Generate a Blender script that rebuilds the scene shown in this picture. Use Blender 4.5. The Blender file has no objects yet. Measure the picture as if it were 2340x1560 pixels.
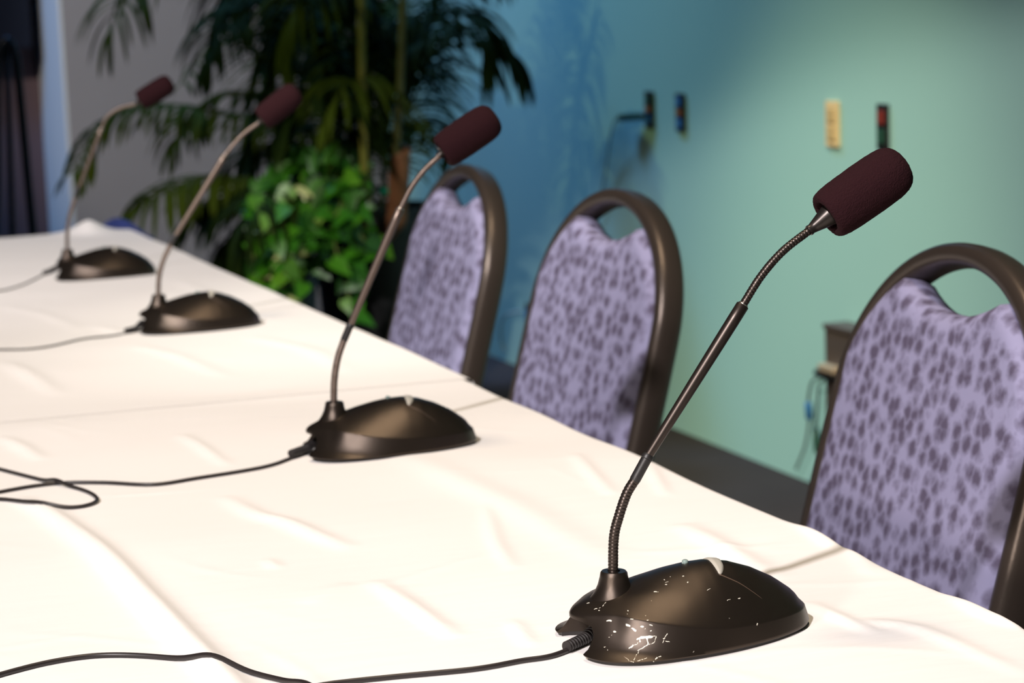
import bpy, bmesh, math, random
import numpy as np
from mathutils import Vector, Matrix
from mathutils.bvhtree import BVHTree

C = bpy.context.scene.collection
random.seed(7)
TZ = 0.74                                  # height of the table top

# ------------------------------------------------------------------ camera
cam_data = bpy.data.cameras.new('camera')
cam = bpy.data.objects.new('camera', cam_data); C.objects.link(cam)
yaw, pitch, roll = 0.34175, -0.14732, -0.03641
fw = Vector((math.sin(yaw)*math.cos(pitch), math.cos(yaw)*math.cos(pitch), math.sin(pitch)))
rt = Vector((math.cos(yaw), -math.sin(yaw), 0)); up = rt.cross(fw)
r2 = rt*math.cos(roll) + up*math.sin(roll); u2 = up*math.cos(roll) - rt*math.sin(roll)
cam.matrix_world = Matrix(((r2.x, u2.x, -fw.x, 0), (r2.y, u2.y, -fw.y, 0), (r2.z, u2.z, -fw.z, TZ+0.38619), (0, 0, 0, 1)))
cam_data.sensor_width = 36; cam_data.lens = 5000.12/2340*36
cam_data.clip_start = .05
cam_data.dof.use_dof = True; cam_data.dof.focus_distance = 1.37; cam_data.dof.aperture_fstop = 11
bpy.context.scene.camera = cam

# ------------------------------------------------------------------ world, lights, exposure
sc = bpy.context.scene
sc.view_settings.view_transform = 'Standard'; sc.view_settings.look = 'None'
sc.view_settings.exposure = 0; sc.view_settings.gamma = 1; sc.view_settings.use_curve_mapping = False
w = bpy.data.worlds.new('world'); sc.world = w; w.use_nodes = True
w.node_tree.nodes['Background'].inputs[0].default_value = (.8, .8, 1, 1)
w.node_tree.nodes['Background'].inputs[1].default_value = .035

def lamp(name, kind, loc, target, energy, color, **kw):
    l = bpy.data.lights.new(name, kind); l.energy = energy; l.color = color
    for k, v in kw.items(): setattr(l, k, v)
    o = bpy.data.objects.new(name, l); C.objects.link(o); o.location = loc
    o.rotation_euler = (Vector(target)-Vector(loc)).to_track_quat('-Z', 'Y').to_euler()
    return o
def aim(loc, az, el):
    az, el = math.radians(az), math.radians(el); return tuple(Vector(loc)+5*Vector((math.sin(az)*math.cos(el), math.cos(az)*math.cos(el), math.sin(el))))
KL = (-2.4, -1.5, 4.2)
lamp('stage_key_light', 'SPOT', KL, aim(KL, 33, -46), 1480, (1, 0.93, 0.93), spot_size=math.radians(48.5), spot_blend=.10, shadow_soft_size=.10)
lamp('ceiling_fill_light', 'AREA', (.85, 1.8, 4.3), (.55, 1.8, .7), 15, (1, .80, .56), shape='RECTANGLE', size=.6, size_y=.6, spread=math.radians(90))
lamp('added_chair_spot', 'SPOT', (-2.2, .4, 3.9), (1.0, 2.85, .72), 640, (1, 0.95, 0.86), spot_size=math.radians(14), spot_blend=.9, shadow_soft_size=.12)  # extra unseen spot put in to brighten the two farther chairs
lamp('added_base_highlight_spot', 'SPOT', (-2.4, -1.2, 1.55), (.50, 1.19, .75), 480, (1, .88, .78), spot_size=math.radians(9), spot_blend=.8, shadow_soft_size=.28)  # added narrow spot, only for the highlight on the nearest base
lamp('added_far_table_spot', 'SPOT', (-2.0, 1.5, 4.1), (.25, 3.85, .74), 330, (1, .93, .93), spot_size=math.radians(27), spot_blend=.9, shadow_soft_size=.1)  # added spot without a known fixture, makes up falloff on the far cloth
lamp('added_wall_spot', 'SPOT', (.6, 3.6, 3.6), (2.374, 4.6, -.5), 440, (1, .98, .70), spot_size=math.radians(33), spot_blend=1, shadow_soft_size=.1)  # invented spot that lifts the low right part of the wall
lamp('added_corner_spot', 'SPOT', (1.7, 7.5, 4.3), (2.374, 6.9, .3), 215, (0.75, 0.7, 0.9), spot_size=math.radians(34), spot_blend=1, shadow_soft_size=.15)  # lamp added to lighten the wall beside the palm, near the corner
lamp('blue_wash_light', 'SPOT', (1.2, 7.5, 4.4), (2.374, 6.0, 1.0), 800, (0.18, 0.46, 1), spot_size=math.radians(62), spot_blend=1, shadow_soft_size=.3)
lamp('green_wash_light', 'SPOT', (-1.2, 4.4, 3.1), (2.374, 5.9, .45), 100, (.9, 1, .5), spot_size=math.radians(46), spot_blend=1, shadow_soft_size=.05)
lamp('side_blue_light', 'SPOT', (-2.2, 7.3, 2.6), (1.18, 8.3, .8), 190, (0.03, 0.4, 1), spot_size=math.radians(40), spot_blend=.8, shadow_soft_size=.2)
lamp('plant_light', 'SPOT', (.1, 2.4, 3.8), (1.36, 5.35, .52), 90, (1, 0.95, 0.6), spot_size=math.radians(9.5), spot_blend=.8, shadow_soft_size=.05)
lamp('back_wall_light', 'SPOT', (-1.2, 4.5, 3.2), (1.6, 8, 1.0), 520, (1, 0.9, 0.76), spot_size=math.radians(22), spot_blend=.7, shadow_soft_size=.1)

# ------------------------------------------------------------------ data measured from the place (metres)
D={"MICS":[{"o":[0.4646,1.221],"r":-4,"neck":[[[0.0297,0.0438],[0.0309,0.0663],[0.0347,0.0798],[0.04,0.093],[0.0453,0.1008]],[[0.0543,0.1151],[0.1191,0.2047]],[[0.1317,0.2219],[0.1465,0.2364],[0.1643,0.2481]],[[0.1761,0.2558],[0.2225,0.2829]]],"cable":[[0.0207,0.0103],[-0.0137,-0.0161],[-0.037,-0.0201],[-0.0684,-0.0253],[-0.1156,-0.0208],[-0.1523,-0.0195],[-0.185,-0.0279],[-0.2095,-0.0528],[-0.1824,-0.0969],[-0.1534,-0.0757],[-0.1702,-0.0176],[-0.1974,0.0237],[-0.229,0.0634],[-0.2665,0.0892],[-0.2985,0.0915],[-0.3392,0.0731],[-0.3785,0.0428]]},{"o":[0.475,1.906],"r":-9,"neck":[[[0.0278,0.043],[0.0293,0.0651],[0.0334,0.0849],[0.0398,0.1014]],[[0.046,0.1142],[0.0965,0.2177]],[[0.1073,0.2362],[0.1199,0.2514],[0.1344,0.2637]],[[0.1366,0.2664],[0.1818,0.2939]]],"cable":[[0.0063,0.0076],[-0.0126,-0.0149],[-0.0428,-0.0487],[-0.1017,-0.0758],[-0.1397,-0.0901],[-0.1802,-0.0694],[-0.2137,-0.0588],[-0.2395,-0.0643],[-0.2683,-0.0833],[-0.2893,-0.099],[-0.2915,-0.1245],[-0.267,-0.116],[-0.2339,-0.1558],[-0.2021,-0.1622],[-0.1872,-0.1399],[-0.1987,-0.0961],[-0.2287,-0.0475],[-0.2725,0.0283],[-0.3234,0.111]]},{"o":[0.488,2.815],"r":-11,"neck":[[[0.0271,0.0363],[0.0293,0.0648],[0.0357,0.0873],[0.0471,0.1095]],[[0.0533,0.1205],[0.1236,0.222]],[[0.1356,0.2356],[0.1515,0.2502],[0.1679,0.2607]],[[0.1726,0.2656],[0.2166,0.297]]],"cable":[[0.0003,0.0028],[-0.0094,-0.0184],[-0.0367,-0.04],[-0.069,-0.0589],[-0.1044,-0.1149],[-0.1352,-0.1326],[-0.1675,-0.1232],[-0.2328,-0.1004]]},{"o":[0.481,3.505],"r":-12,"neck":[[[0.0201,0.0385],[0.0224,0.0733],[0.0283,0.1009],[0.0381,0.1269]],[[0.0446,0.1418],[0.0859,0.2334]],[[0.0959,0.2516],[0.1171,0.2645],[0.1414,0.2697]],[[0.1485,0.2743],[0.1945,0.3]]],"cable":[[-0.0067,0.0802],[-0.02,0.0605],[-0.0321,-0.0095],[-0.0521,-0.0966],[-0.0738,-0.1502],[-0.1295,-0.1757]]}],"RN":[[[[0.3888,2.0551],[0.394,1.9787],[0.3994,1.8914]],2.2,9],[[[0.3686,1.7698],[0.3757,1.6888],[0.3903,1.6462],[0.4013,1.5939],[0.414,1.54]],3,12],[[[0.4016,1.4392],[0.4061,1.3514],[0.4087,1.2764]],2.5,10],[[[0.5572,1.646],[0.5191,1.5144],[0.4995,1.4217]],1.8,8],[[[0.6853,1.7757],[0.6676,1.6902],[0.6533,1.6073]],2,9],[[[0.7277,1.7079],[0.6905,1.5866]],1.8,7],[[[0.7505,1.5033],[0.7364,1.425],[0.7262,1.3637]],3,9],[[[0.6575,1.4871],[0.6545,1.3962],[0.6534,1.3108]],2.5,14],[[[0.6434,1.2528],[0.6422,1.2028],[0.6449,1.1626]],2,8],[[[0.3499,1.5369],[0.3494,1.5054]],1.5,6],[[[0.4546,1.2992],[0.444,1.2348]],1.5,7],[[[0.7385,1.2304],[0.7293,1.1728],[0.7359,1.1357]],2.2,9],[[[0.2292,2.1363],[0.2421,2.0742],[0.2503,2.0083]],2.5,11],[[[0.551,1.8532],[0.5605,1.7207],[0.5694,1.5945],[0.5674,1.3997]],2.5,25],[[[0.7878,1.6423],[0.7446,1.6366]],1,10],[[[0.7652,1.4447],[0.7151,1.2942]],1.5,9],[[[0.6447,1.1958],[0.6736,1.1588],[0.6811,1.0535]],1.5,10],[[[0.3436,1.3984],[0.3861,1.4406]],1,12],[[[0.2048,1.8419],[0.2255,1.7571],[0.2416,1.5798],[0.2474,1.4545],[0.2514,1.341],[0.2559,1.2466],[0.2575,1.1644]],6,13]],"RF":[[[[0.2886,2.6317],[0.3045,2.5179],[0.3167,2.3622]],3,14],[[[0.5269,2.2708],[0.5355,2.2091],[0.5417,2.1254]],1.5,10],[[[0.4548,2.6853],[0.4853,2.5633],[0.5087,2.3822]],2,14],[[[0.4301,2.9063],[0.4511,2.8583],[0.4673,2.7869]],2,12],[[[0.5969,2.6779],[0.6364,2.5249],[0.6376,2.3357]],2,16],[[[0.3559,3.194],[0.3989,3.0545],[0.4251,2.8383]],1.5,14],[[[0.6431,3.3592],[0.655,3.0395]],1.5,16]],"FRONDS":[[[[1.542,5.925,0.673],[1.492,5.854,0.788],[1.373,5.801,0.862],[1.211,5.759,0.912],[1.041,5.715,0.932],[0.916,5.698,0.883],[0.84,5.655,0.776]],0.17,34,0],[[[1.556,5.903,0.563],[1.47,5.842,0.658],[1.349,5.786,0.711],[1.196,5.736,0.734],[1.065,5.671,0.705],[0.985,5.691,0.652],[0.94,5.699,0.597]],0.2,34,0],[[[1.636,5.996,0.65],[1.578,6.038,0.788],[1.494,6.086,0.902],[1.381,6.025,0.943],[1.287,6.055,0.922],[1.193,5.973,0.871],[1.16,5.976,0.813]],0.19,34,0],[[[1.681,6.121,0.867],[1.633,6.285,1.119],[1.458,6.271,1.313],[1.285,6.229,1.34],[1.164,6.265,1.295],[1.069,6.177,1.199],[1.04,6.176,1.127]],0.26,38,0],[[[1.666,5.997,0.723],[1.637,6.143,0.906],[1.581,6.296,1.071],[1.496,6.349,1.213],[1.363,6.305,1.316]],0.3,34,0],[[[1.716,6.085,0.715],[1.714,6.228,0.939],[1.685,6.378,1.144],[1.603,6.436,1.328]],0.32,34,0],[[[1.688,5.888,0.764],[1.703,5.814,1.006],[1.738,5.73,1.24],[1.789,5.631,1.407]],0.3,30,0],[[[1.707,5.778,0.792],[1.722,5.696,0.983],[1.752,5.596,1.098],[1.8,5.478,1.141],[1.873,5.448,1.115],[1.927,5.42,1.057],[1.962,5.398,0.999]],0.22,40,1],[[[1.725,5.762,0.732],[1.71,5.575,0.87],[1.747,5.478,1.018],[1.786,5.369,1.095],[1.837,5.347,1.071],[1.862,5.326,0.993]],0.2,34,1],[[[1.777,5.947,0.657],[1.852,6.046,0.773],[1.952,6.232,0.824],[2.03,6.307,0.792],[2.065,6.278,0.686]],0.14,22,0],[[[1.553,5.798,0.572],[1.443,5.64,0.684],[1.355,5.568,0.706],[1.264,5.487,0.671],[1.221,5.491,0.595],[1.198,5.485,0.507]],0.2,30,1],[[[1.731,6.162,0.557],[1.702,6.415,0.739],[1.617,6.557,0.764],[1.523,6.693,0.736],[1.439,6.709,0.645]],0.2,30,1],[[[1.728,6.203,0.811],[1.671,6.462,0.963],[1.576,6.614,1.031],[1.482,6.66,1.112],[1.413,6.674,1.051],[1.327,6.585,0.967]],0.1,16,0],[[[1.659,5.694,0.833],[1.583,5.648,1.047],[1.503,5.591,1.186],[1.388,5.536,1.255]],0.3,34,1],[[[1.609,5.584,0.701],[1.528,5.528,0.846],[1.455,5.46,0.93],[1.403,5.479,0.932],[1.355,5.486,0.868]],0.22,30,1],[[[1.79,5.967,0.817],[1.881,5.973,1.059],[1.993,5.967,1.276],[2.094,5.946,1.371]],0.24,30,1],[[[1.667,5.664,0.657],[1.614,5.497,0.843],[1.553,5.43,0.96],[1.485,5.35,0.975],[1.437,5.355,0.901]],0.2,28,0],[[[1.635,5.916,0.826],[1.548,5.875,1.048],[1.443,5.824,1.169],[1.355,5.858,1.184],[1.262,5.775,1.128],[1.222,5.775,1.038]],0.22,32,1],[[[1.748,6.089,0.814],[1.726,6.144,1.115],[1.632,6.098,1.29],[1.531,6.142,1.343],[1.385,6.075,1.271],[1.329,6.077,1.153]],0.3,34,1],[[[1.625,5.609,0.896],[1.594,5.547,1.115],[1.55,5.581,1.23],[1.437,5.511,1.209],[1.387,5.515,1.122],[1.357,5.508,1.012]],0.22,32,0],[[[1.767,5.975,0.817],[1.799,6.002,1.062],[1.741,5.947,1.258],[1.664,5.98,1.297],[1.586,5.992,1.191],[1.551,5.981,1.047]],0.25,32,1],[[[1.772,6.257,0.573],[1.779,6.392,0.762],[1.737,6.421,0.855],[1.661,6.447,0.845],[1.59,6.456,0.743],[1.543,6.454,0.627]],0.2,30,1],[[[1.835,6.14,0.655],[1.895,6.259,0.865],[1.901,6.391,1.032],[1.829,6.421,1.061],[1.77,6.426,0.959]],0.22,30,1],[[[1.749,5.894,0.943],[1.858,6.004,1.207],[1.941,5.998,1.352],[2.025,5.973,1.385],[2.087,5.935,1.285]],0.28,34,1],[[[1.686,6.288,0.577],[1.655,6.437,0.767],[1.589,6.477,0.874],[1.521,6.491,0.811],[1.473,6.488,0.682]],0.22,32,1],[[[1.798,6.274,0.74],[1.754,6.448,1.064],[1.678,6.496,1.198],[1.611,6.51,1.135],[1.549,6.51,0.993]],0.26,34,1],[[[1.851,6.362,0.733],[1.869,6.514,1.06],[1.83,6.549,1.194],[1.758,6.558,1.091],[1.717,6.544,0.906]],0.26,34,1],[[[1.813,6.152,0.681],[1.876,6.277,0.93],[1.883,6.41,1.112],[1.84,6.438,1.192],[1.771,6.45,1.116]],0.26,34,1],[[[1.554,6.002,0.506],[1.441,5.945,0.568],[1.332,5.887,0.64],[1.242,5.92,0.643],[1.169,5.937,0.586]],0.2,32,1],[[[1.561,5.992,0.456],[1.46,5.93,0.518],[1.37,5.861,0.555],[1.301,5.882,0.534],[1.25,5.889,0.464]],0.2,30,1],[[[1.624,6.181,0.434],[1.564,6.332,0.581],[1.446,6.383,0.638],[1.342,6.409,0.564]],0.2,30,1]],"CANES":[[[[1.57,5.527,0.592],[1.544,5.423,0.759],[1.537,5.383,0.962],[1.551,5.384,1.344]],0.011,1],[[[1.709,5.954,0.549],[1.726,5.99,0.819],[1.778,6.103,1.311]],0.008,1],[[[1.677,5.648,0.575],[1.642,5.473,0.751],[1.627,5.35,0.958],[1.651,5.339,1.285]],0.01,0],[[[1.761,6.041,0.539],[1.796,6.072,0.812],[1.891,6.224,1.313]],0.008,0],[[[1.651,5.975,0.551],[1.642,6.005,0.724],[1.609,6.042,0.885]],0.006,1],[[[1.673,5.596,0.579],[1.667,5.554,0.641],[1.655,5.486,0.727],[1.651,5.455,0.797]],0.028,2]],"VINES":[[[1.51,5.717,0.64],[1.445,5.643,0.707],[1.358,5.572,0.739],[1.3,5.533,0.7],[1.289,5.526,0.633]],[[1.51,5.717,0.64],[1.431,5.643,0.673],[1.317,5.468,0.669],[1.277,5.467,0.571],[1.264,5.458,0.482]],[[1.521,5.713,0.64],[1.467,5.586,0.732],[1.414,5.557,0.771],[1.367,5.516,0.742]],[[1.532,5.709,0.639],[1.514,5.624,0.739],[1.532,5.514,0.767],[1.535,5.451,0.713]],[[1.531,5.708,0.627],[1.437,5.531,0.657],[1.376,5.438,0.611],[1.358,5.431,0.523],[1.363,5.42,0.467]],[[1.542,5.704,0.627],[1.475,5.459,0.626],[1.451,5.404,0.564],[1.47,5.383,0.474],[1.474,5.371,0.408]],[[1.564,5.696,0.626],[1.509,5.452,0.658],[1.507,5.391,0.606],[1.53,5.376,0.561],[1.539,5.37,0.55]],[[1.519,5.71,0.616],[1.432,5.474,0.627],[1.328,5.396,0.573],[1.31,5.388,0.486],[1.294,5.384,0.42]],[[1.544,5.707,0.65],[1.462,5.529,0.702],[1.432,5.425,0.654],[1.395,5.379,0.615]],[[1.51,5.717,0.64],[1.469,5.638,0.729],[1.503,5.58,0.777],[1.524,5.523,0.801]],[[1.496,5.717,0.605],[1.372,5.553,0.648],[1.303,5.518,0.61],[1.265,5.521,0.544],[1.265,5.449,0.427]],[[1.532,5.709,0.639],[1.517,5.511,0.711],[1.476,5.413,0.674],[1.448,5.361,0.624]]],"SOCK":[[5.484,0.863],[5.279,0.861],[4.441,0.859],[4.212,0.86],[6.499,0.179]],"CAB":[[4.379,0.415],[4.39,0.062]],"CONN":[[4.34,0.313]],"CW1":[[4.382,0.294],[4.458,0.271],[4.503,0.213],[4.509,0.17],[4.541,0.102],[4.6,0.034]],"CW2":[[4.383,0.29],[4.436,0.264],[4.486,0.205],[4.517,0.148],[4.508,0.087],[4.499,0.039]],"CW3":[[5.484,0.849],[5.628,0.838],[5.694,0.796],[5.747,0.733],[5.803,0.642],[5.878,0.536]],"CW4":[[6.538,0.192],[6.622,0.168],[6.671,0.104],[6.669,0.047]]}

# ------------------------------------------------------------------ materials
def mat(name, color, rough=.5, metallic=0., spec=.5, bump=None, var=None, **kw):
    m = bpy.data.materials.new(name); m.use_nodes = True
    nt = m.node_tree; b = nt.nodes['Principled BSDF']
    b.inputs['Base Color'].default_value = (*color, 1); b.inputs['Roughness'].default_value = rough
    b.inputs['Metallic'].default_value = metallic; b.inputs['Specular IOR Level'].default_value = spec
    tc = nt.nodes.new('ShaderNodeTexCoord')
    if bump:
        sc_, st = bump
        n = nt.nodes.new('ShaderNodeTexNoise'); n.inputs['Scale'].default_value = sc_; n.inputs['Detail'].default_value = 3
        nt.links.new(tc.outputs['Object'], n.inputs['Vector'])
        bp = nt.nodes.new('ShaderNodeBump'); bp.inputs['Strength'].default_value = st; bp.inputs['Distance'].default_value = .001
        nt.links.new(n.outputs['Fac'], bp.inputs['Height']); nt.links.new(bp.outputs['Normal'], b.inputs['Normal'])
    if var:
        sc_, c2 = var
        n = nt.nodes.new('ShaderNodeTexNoise'); n.inputs['Scale'].default_value = sc_; n.inputs['Detail'].default_value = 4
        nt.links.new(tc.outputs['Object'], n.inputs['Vector'])
        mx = nt.nodes.new('ShaderNodeMix'); mx.data_type = 'RGBA'
        mx.inputs[6].default_value = (*color, 1); mx.inputs[7].default_value = (*c2, 1)
        nt.links.new(n.outputs['Fac'], mx.inputs[0]); nt.links.new(mx.outputs[2], b.inputs['Base Color'])
    return m

M = {}
M['shell'] = mat('charcoal_shell', (.058, .045, .036), .34, .85, .6, bump=(7000, .12))
M['black'] = mat('black_plastic', (.012, .011, .011), .45, 0, .5)
M['rubber'] = mat('black_rubber', (.016, .013, .013), .5, 0, .5)
M['stem'] = mat('dark_stem_metal', (.060, .048, .042), .36, .85, .5)
M['cone'] = mat('satin_cone_metal', (.045, .038, .034), .35, .7, .5)
M['ring'] = mat('silver_ring', (.75, .72, .68), .3, 1)
M['foam'] = mat('windscreen_foam', (.029, .0095, .0115), 1, 0, .1, bump=(1100, 1.0), var=(1600, (.016, .005, .007)))
M['button'] = mat('grey_button', (.42, .40, .35), .4)
M['cable'] = mat('cable_jacket', (.018, .014, .014), .4, 0, .5)
M['frame'] = mat('bronze_chair_frame', (.070, .054, .044), .32, .55, .5, bump=(900, .2))
M['pot'] = mat('black_pot', (.006, .006, .007), .5)
M['soil'] = mat('dark_soil', (.05, .025, .015), .9, bump=(60, 1))
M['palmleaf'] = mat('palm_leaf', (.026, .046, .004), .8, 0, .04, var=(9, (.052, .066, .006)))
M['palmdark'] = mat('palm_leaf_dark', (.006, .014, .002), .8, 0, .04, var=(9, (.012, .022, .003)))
M['cane'] = mat('palm_cane', (.26, .20, .03), .5, var=(14, (.10, .13, .02)))
M['canegreen'] = mat('palm_cane_green', (.07, .09, .02), .5, var=(14, (.12, .10, .03)))
M['trunk'] = mat('palm_trunk', (.30, .12, .04), .7, var=(30, (.16, .07, .03)))
M['tie'] = mat('green_tie', (.0, .16, .08), .5)
M['carpet'] = mat('dark_carpet', (.035, .028, .025), .95, 0, .1, bump=(400, .5), var=(7, (.05, .04, .036)))
M['ceiling'] = mat('ceiling_paint', (.35, .35, .35), .9)
M['darkwall'] = mat('dark_plum_wall', (.13, .085, .10), .8, bump=(40, .1))
M['greywall'] = mat('grey_wall_paint', (.33, .31, .33), .85, bump=(90, .1), var=(3, (.29, .27, .29)))
M['palewall'] = mat('pale_trim_paint', (.7, .72, .78), .7, bump=(90, .05))
M['tealwall'] = mat('light_wall_paint', (.36, .60, .50), .8, bump=(60, .15), var=(1.6, (.33, .57, .49)))
M['brown'] = mat('brown_laminate', (.085, .062, .048), .55, var=(6, (.07, .052, .04)))
M['ivory'] = mat('ivory_plate', (.80, .58, .28), .5)
M['ivorydark'] = mat('ivory_insert', (.60, .42, .18), .5)
M['brass'] = mat('brass_connector', (.8, .6, .38), .35, .6)
M['bluep'] = mat('blue_plastic', (.03, .16, .36), .4)
M['greenp'] = mat('dark_green_plastic', (.02, .07, .04), .4)
M['greywire'] = mat('grey_wire', (.13, .18, .16), .5)
M['palewire'] = mat('pale_wire', (.35, .45, .42), .5)
M['redp'] = mat('red_plastic', (.22, .03, .02), .4)
M['orangep'] = mat('orange_plastic', (.4, .12, .03), .4)
M['navy'] = mat('navy_cloth', (.03, .045, .16), .9, 0, .1)
M['navymetal'] = mat('navy_black_metal', (.008, .010, .02), .35, .3)
M['tabletop'] = mat('table_laminate', (.35, .28, .2), .5)
M['steel'] = mat('grey_steel', (.3, .3, .3), .4, .8)

def mat_cloth():
    m = mat('white_tablecloth', (.85, .83, .81), .85, 0, .15)
    nt = m.node_tree; b = nt.nodes['Principled BSDF']
    tc = nt.nodes.new('ShaderNodeTexCoord')
    mp = nt.nodes.new('ShaderNodeMapping'); mp.inputs['Scale'].default_value = (14, 70, 10); mp.inputs['Rotation'].default_value = (0, 0, .5)
    n = nt.nodes.new('ShaderNodeTexNoise'); n.inputs['Scale'].default_value = 1; n.inputs['Detail'].default_value = 5
    nt.links.new(tc.outputs['Object'], mp.inputs['Vector']); nt.links.new(mp.outputs['Vector'], n.inputs['Vector'])
    bp = nt.nodes.new('ShaderNodeBump'); bp.inputs['Strength'].default_value = .25; bp.inputs['Distance'].default_value = .002
    nt.links.new(n.outputs['Fac'], bp.inputs['Height']); nt.links.new(bp.outputs['Normal'], b.inputs['Normal'])
    return m
M['cloth'] = mat_cloth()

def mat_fabric():
    m = mat('lavender_blossom_fabric', (.3, .3, .5), .9, 0, .15)
    nt = m.node_tree; b = nt.nodes['Principled BSDF']; L = nt.links
    tc = nt.nodes.new('ShaderNodeTexCoord')
    nz = nt.nodes.new('ShaderNodeTexNoise'); nz.inputs['Scale'].default_value = 120; nz.inputs['Detail'].default_value = 2
    L.new(tc.outputs['Object'], nz.inputs['Vector'])
    mxv = nt.nodes.new('ShaderNodeMix'); mxv.data_type = 'VECTOR'; mxv.inputs[0].default_value = .010
    L.new(tc.outputs['Object'], mxv.inputs[4]); L.new(nz.outputs['Color'], mxv.inputs[5])
    v = nt.nodes.new('ShaderNodeTexVoronoi'); v.inputs['Scale'].default_value = 62; v.inputs['Randomness'].default_value = .75
    L.new(mxv.outputs[1], v.inputs['Vector'])
    r = nt.nodes.new('ShaderNodeValToRGB'); r.color_ramp.elements[0].position = .24; r.color_ramp.elements[1].position = .68
    r.color_ramp.elements[0].color = (.092, .078, .128, 1); r.color_ramp.elements[1].color = (.27, .262, .41, 1)
    L.new(v.outputs['Distance'], r.inputs[0]); L.new(r.outputs[0], b.inputs['Base Color'])
    return m
M['fabric'] = mat_fabric()

def mat_leaf():
    m = mat('pothos_leaf', (.05, .2, .01), .4, 0, .5)
    nt = m.node_tree; b = nt.nodes['Principled BSDF']; L = nt.links
    g = nt.nodes.new('ShaderNodeNewGeometry')
    r = nt.nodes.new('ShaderNodeValToRGB')
    e = r.color_ramp.elements; e[0].position = 0; e[0].color = (.008, .05, .003, 1); e[1].position = .55; e[1].color = (.035, .17, .007, 1)
    e2 = e.new(.82); e2.color = (.09, .23, .012, 1); e3 = e.new(.93); e3.color = (.5, .55, .2, 1)
    L.new(g.outputs['Random Per Island'], r.inputs[0]); L.new(r.outputs[0], b.inputs['Base Color'])
    return m
M['pothos'] = mat_leaf()
M['vine'] = mat('vine_stem', (.16, .2, .03), .5)
M['glass'] = mat('clear_cyan_led', (.42, .55, .52), .15); M['glass'].node_tree.nodes['Principled BSDF'].inputs['Transmission Weight'].default_value = .5

def mat_scratched():
    """shell paint with white chips; every chip is a short stroke given in the shell's own coordinates"""
    m = mat('charcoal_shell_chipped', (.058, .045, .036), .34, .85, .6, bump=(7000, .12))
    nt = m.node_tree; b = nt.nodes['Principled BSDF']; L = nt.links
    N = nt.nodes.new
    tc = N('ShaderNodeTexCoord')
    nz = N('ShaderNodeTexNoise'); nz.inputs['Scale'].default_value = 420; nz.inputs['Detail'].default_value = 3
    L.new(tc.outputs['Object'], nz.inputs['Vector'])
    sub = N('ShaderNodeVectorMath'); sub.operation = 'SUBTRACT'; sub.inputs[1].default_value = (.5, .5, .5); L.new(nz.outputs['Color'], sub.inputs[0])
    scl = N('ShaderNodeVectorMath'); scl.operation = 'SCALE'; scl.inputs['Scale'].default_value = .0018; L.new(sub.outputs[0], scl.inputs[0])
    add = N('ShaderNodeVectorMath'); add.operation = 'ADD'; L.new(tc.outputs['Object'], add.inputs[0]); L.new(scl.outputs[0], add.inputs[1])
    cur = None
    for (a, c, rad) in CHIPS:
        a = Vector(a); c = Vector(c); d = c-a; ln = max(d.length, 1e-5); dn = d/ln
        s1 = N('ShaderNodeVectorMath'); s1.operation = 'SUBTRACT'; L.new(add.outputs[0], s1.inputs[0]); s1.inputs[1].default_value = a
        dt = N('ShaderNodeVectorMath'); dt.operation = 'DOT_PRODUCT'; L.new(s1.outputs[0], dt.inputs[0]); dt.inputs[1].default_value = dn
        cl = N('ShaderNodeClamp'); cl.inputs['Min'].default_value = 0; cl.inputs['Max'].default_value = ln; L.new(dt.outputs['Value'], cl.inputs['Value'])
        s2 = N('ShaderNodeVectorMath'); s2.operation = 'SCALE'; s2.inputs[0].default_value = dn; L.new(cl.outputs[0], s2.inputs['Scale'])
        ds = N('ShaderNodeVectorMath'); ds.operation = 'DISTANCE'; L.new(s1.outputs[0], ds.inputs[0]); L.new(s2.outputs[0], ds.inputs[1])
        dv = N('ShaderNodeMath'); dv.operation = 'DIVIDE'; L.new(ds.outputs['Value'], dv.inputs[0]); dv.inputs[1].default_value = rad
        if cur is None: cur = dv
        else:
            mn = N('ShaderNodeMath'); mn.operation = 'MINIMUM'; L.new(cur.outputs[0], mn.inputs[0]); L.new(dv.outputs[0], mn.inputs[1]); cur = mn
    lt = N('ShaderNodeMath'); lt.operation = 'LESS_THAN'; lt.inputs[1].default_value = 1; L.new(cur.outputs[0], lt.inputs[0])
    mx = N('ShaderNodeMix'); mx.data_type = 'RGBA'; mx.inputs[6].default_value = (.058, .045, .036, 1); mx.inputs[7].default_value = (.74, .70, .60, 1)
    L.new(lt.outputs[0], mx.inputs[0]); L.new(mx.outputs[2], b.inputs['Base Color'])
    mm = N('ShaderNodeMath'); mm.operation = 'MULTIPLY_ADD'; mm.inputs[1].default_value = -.85; mm.inputs[2].default_value = .85
    L.new(lt.outputs[0], mm.inputs[0]); L.new(mm.outputs[0], b.inputs['Metallic'])
    return m
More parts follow.
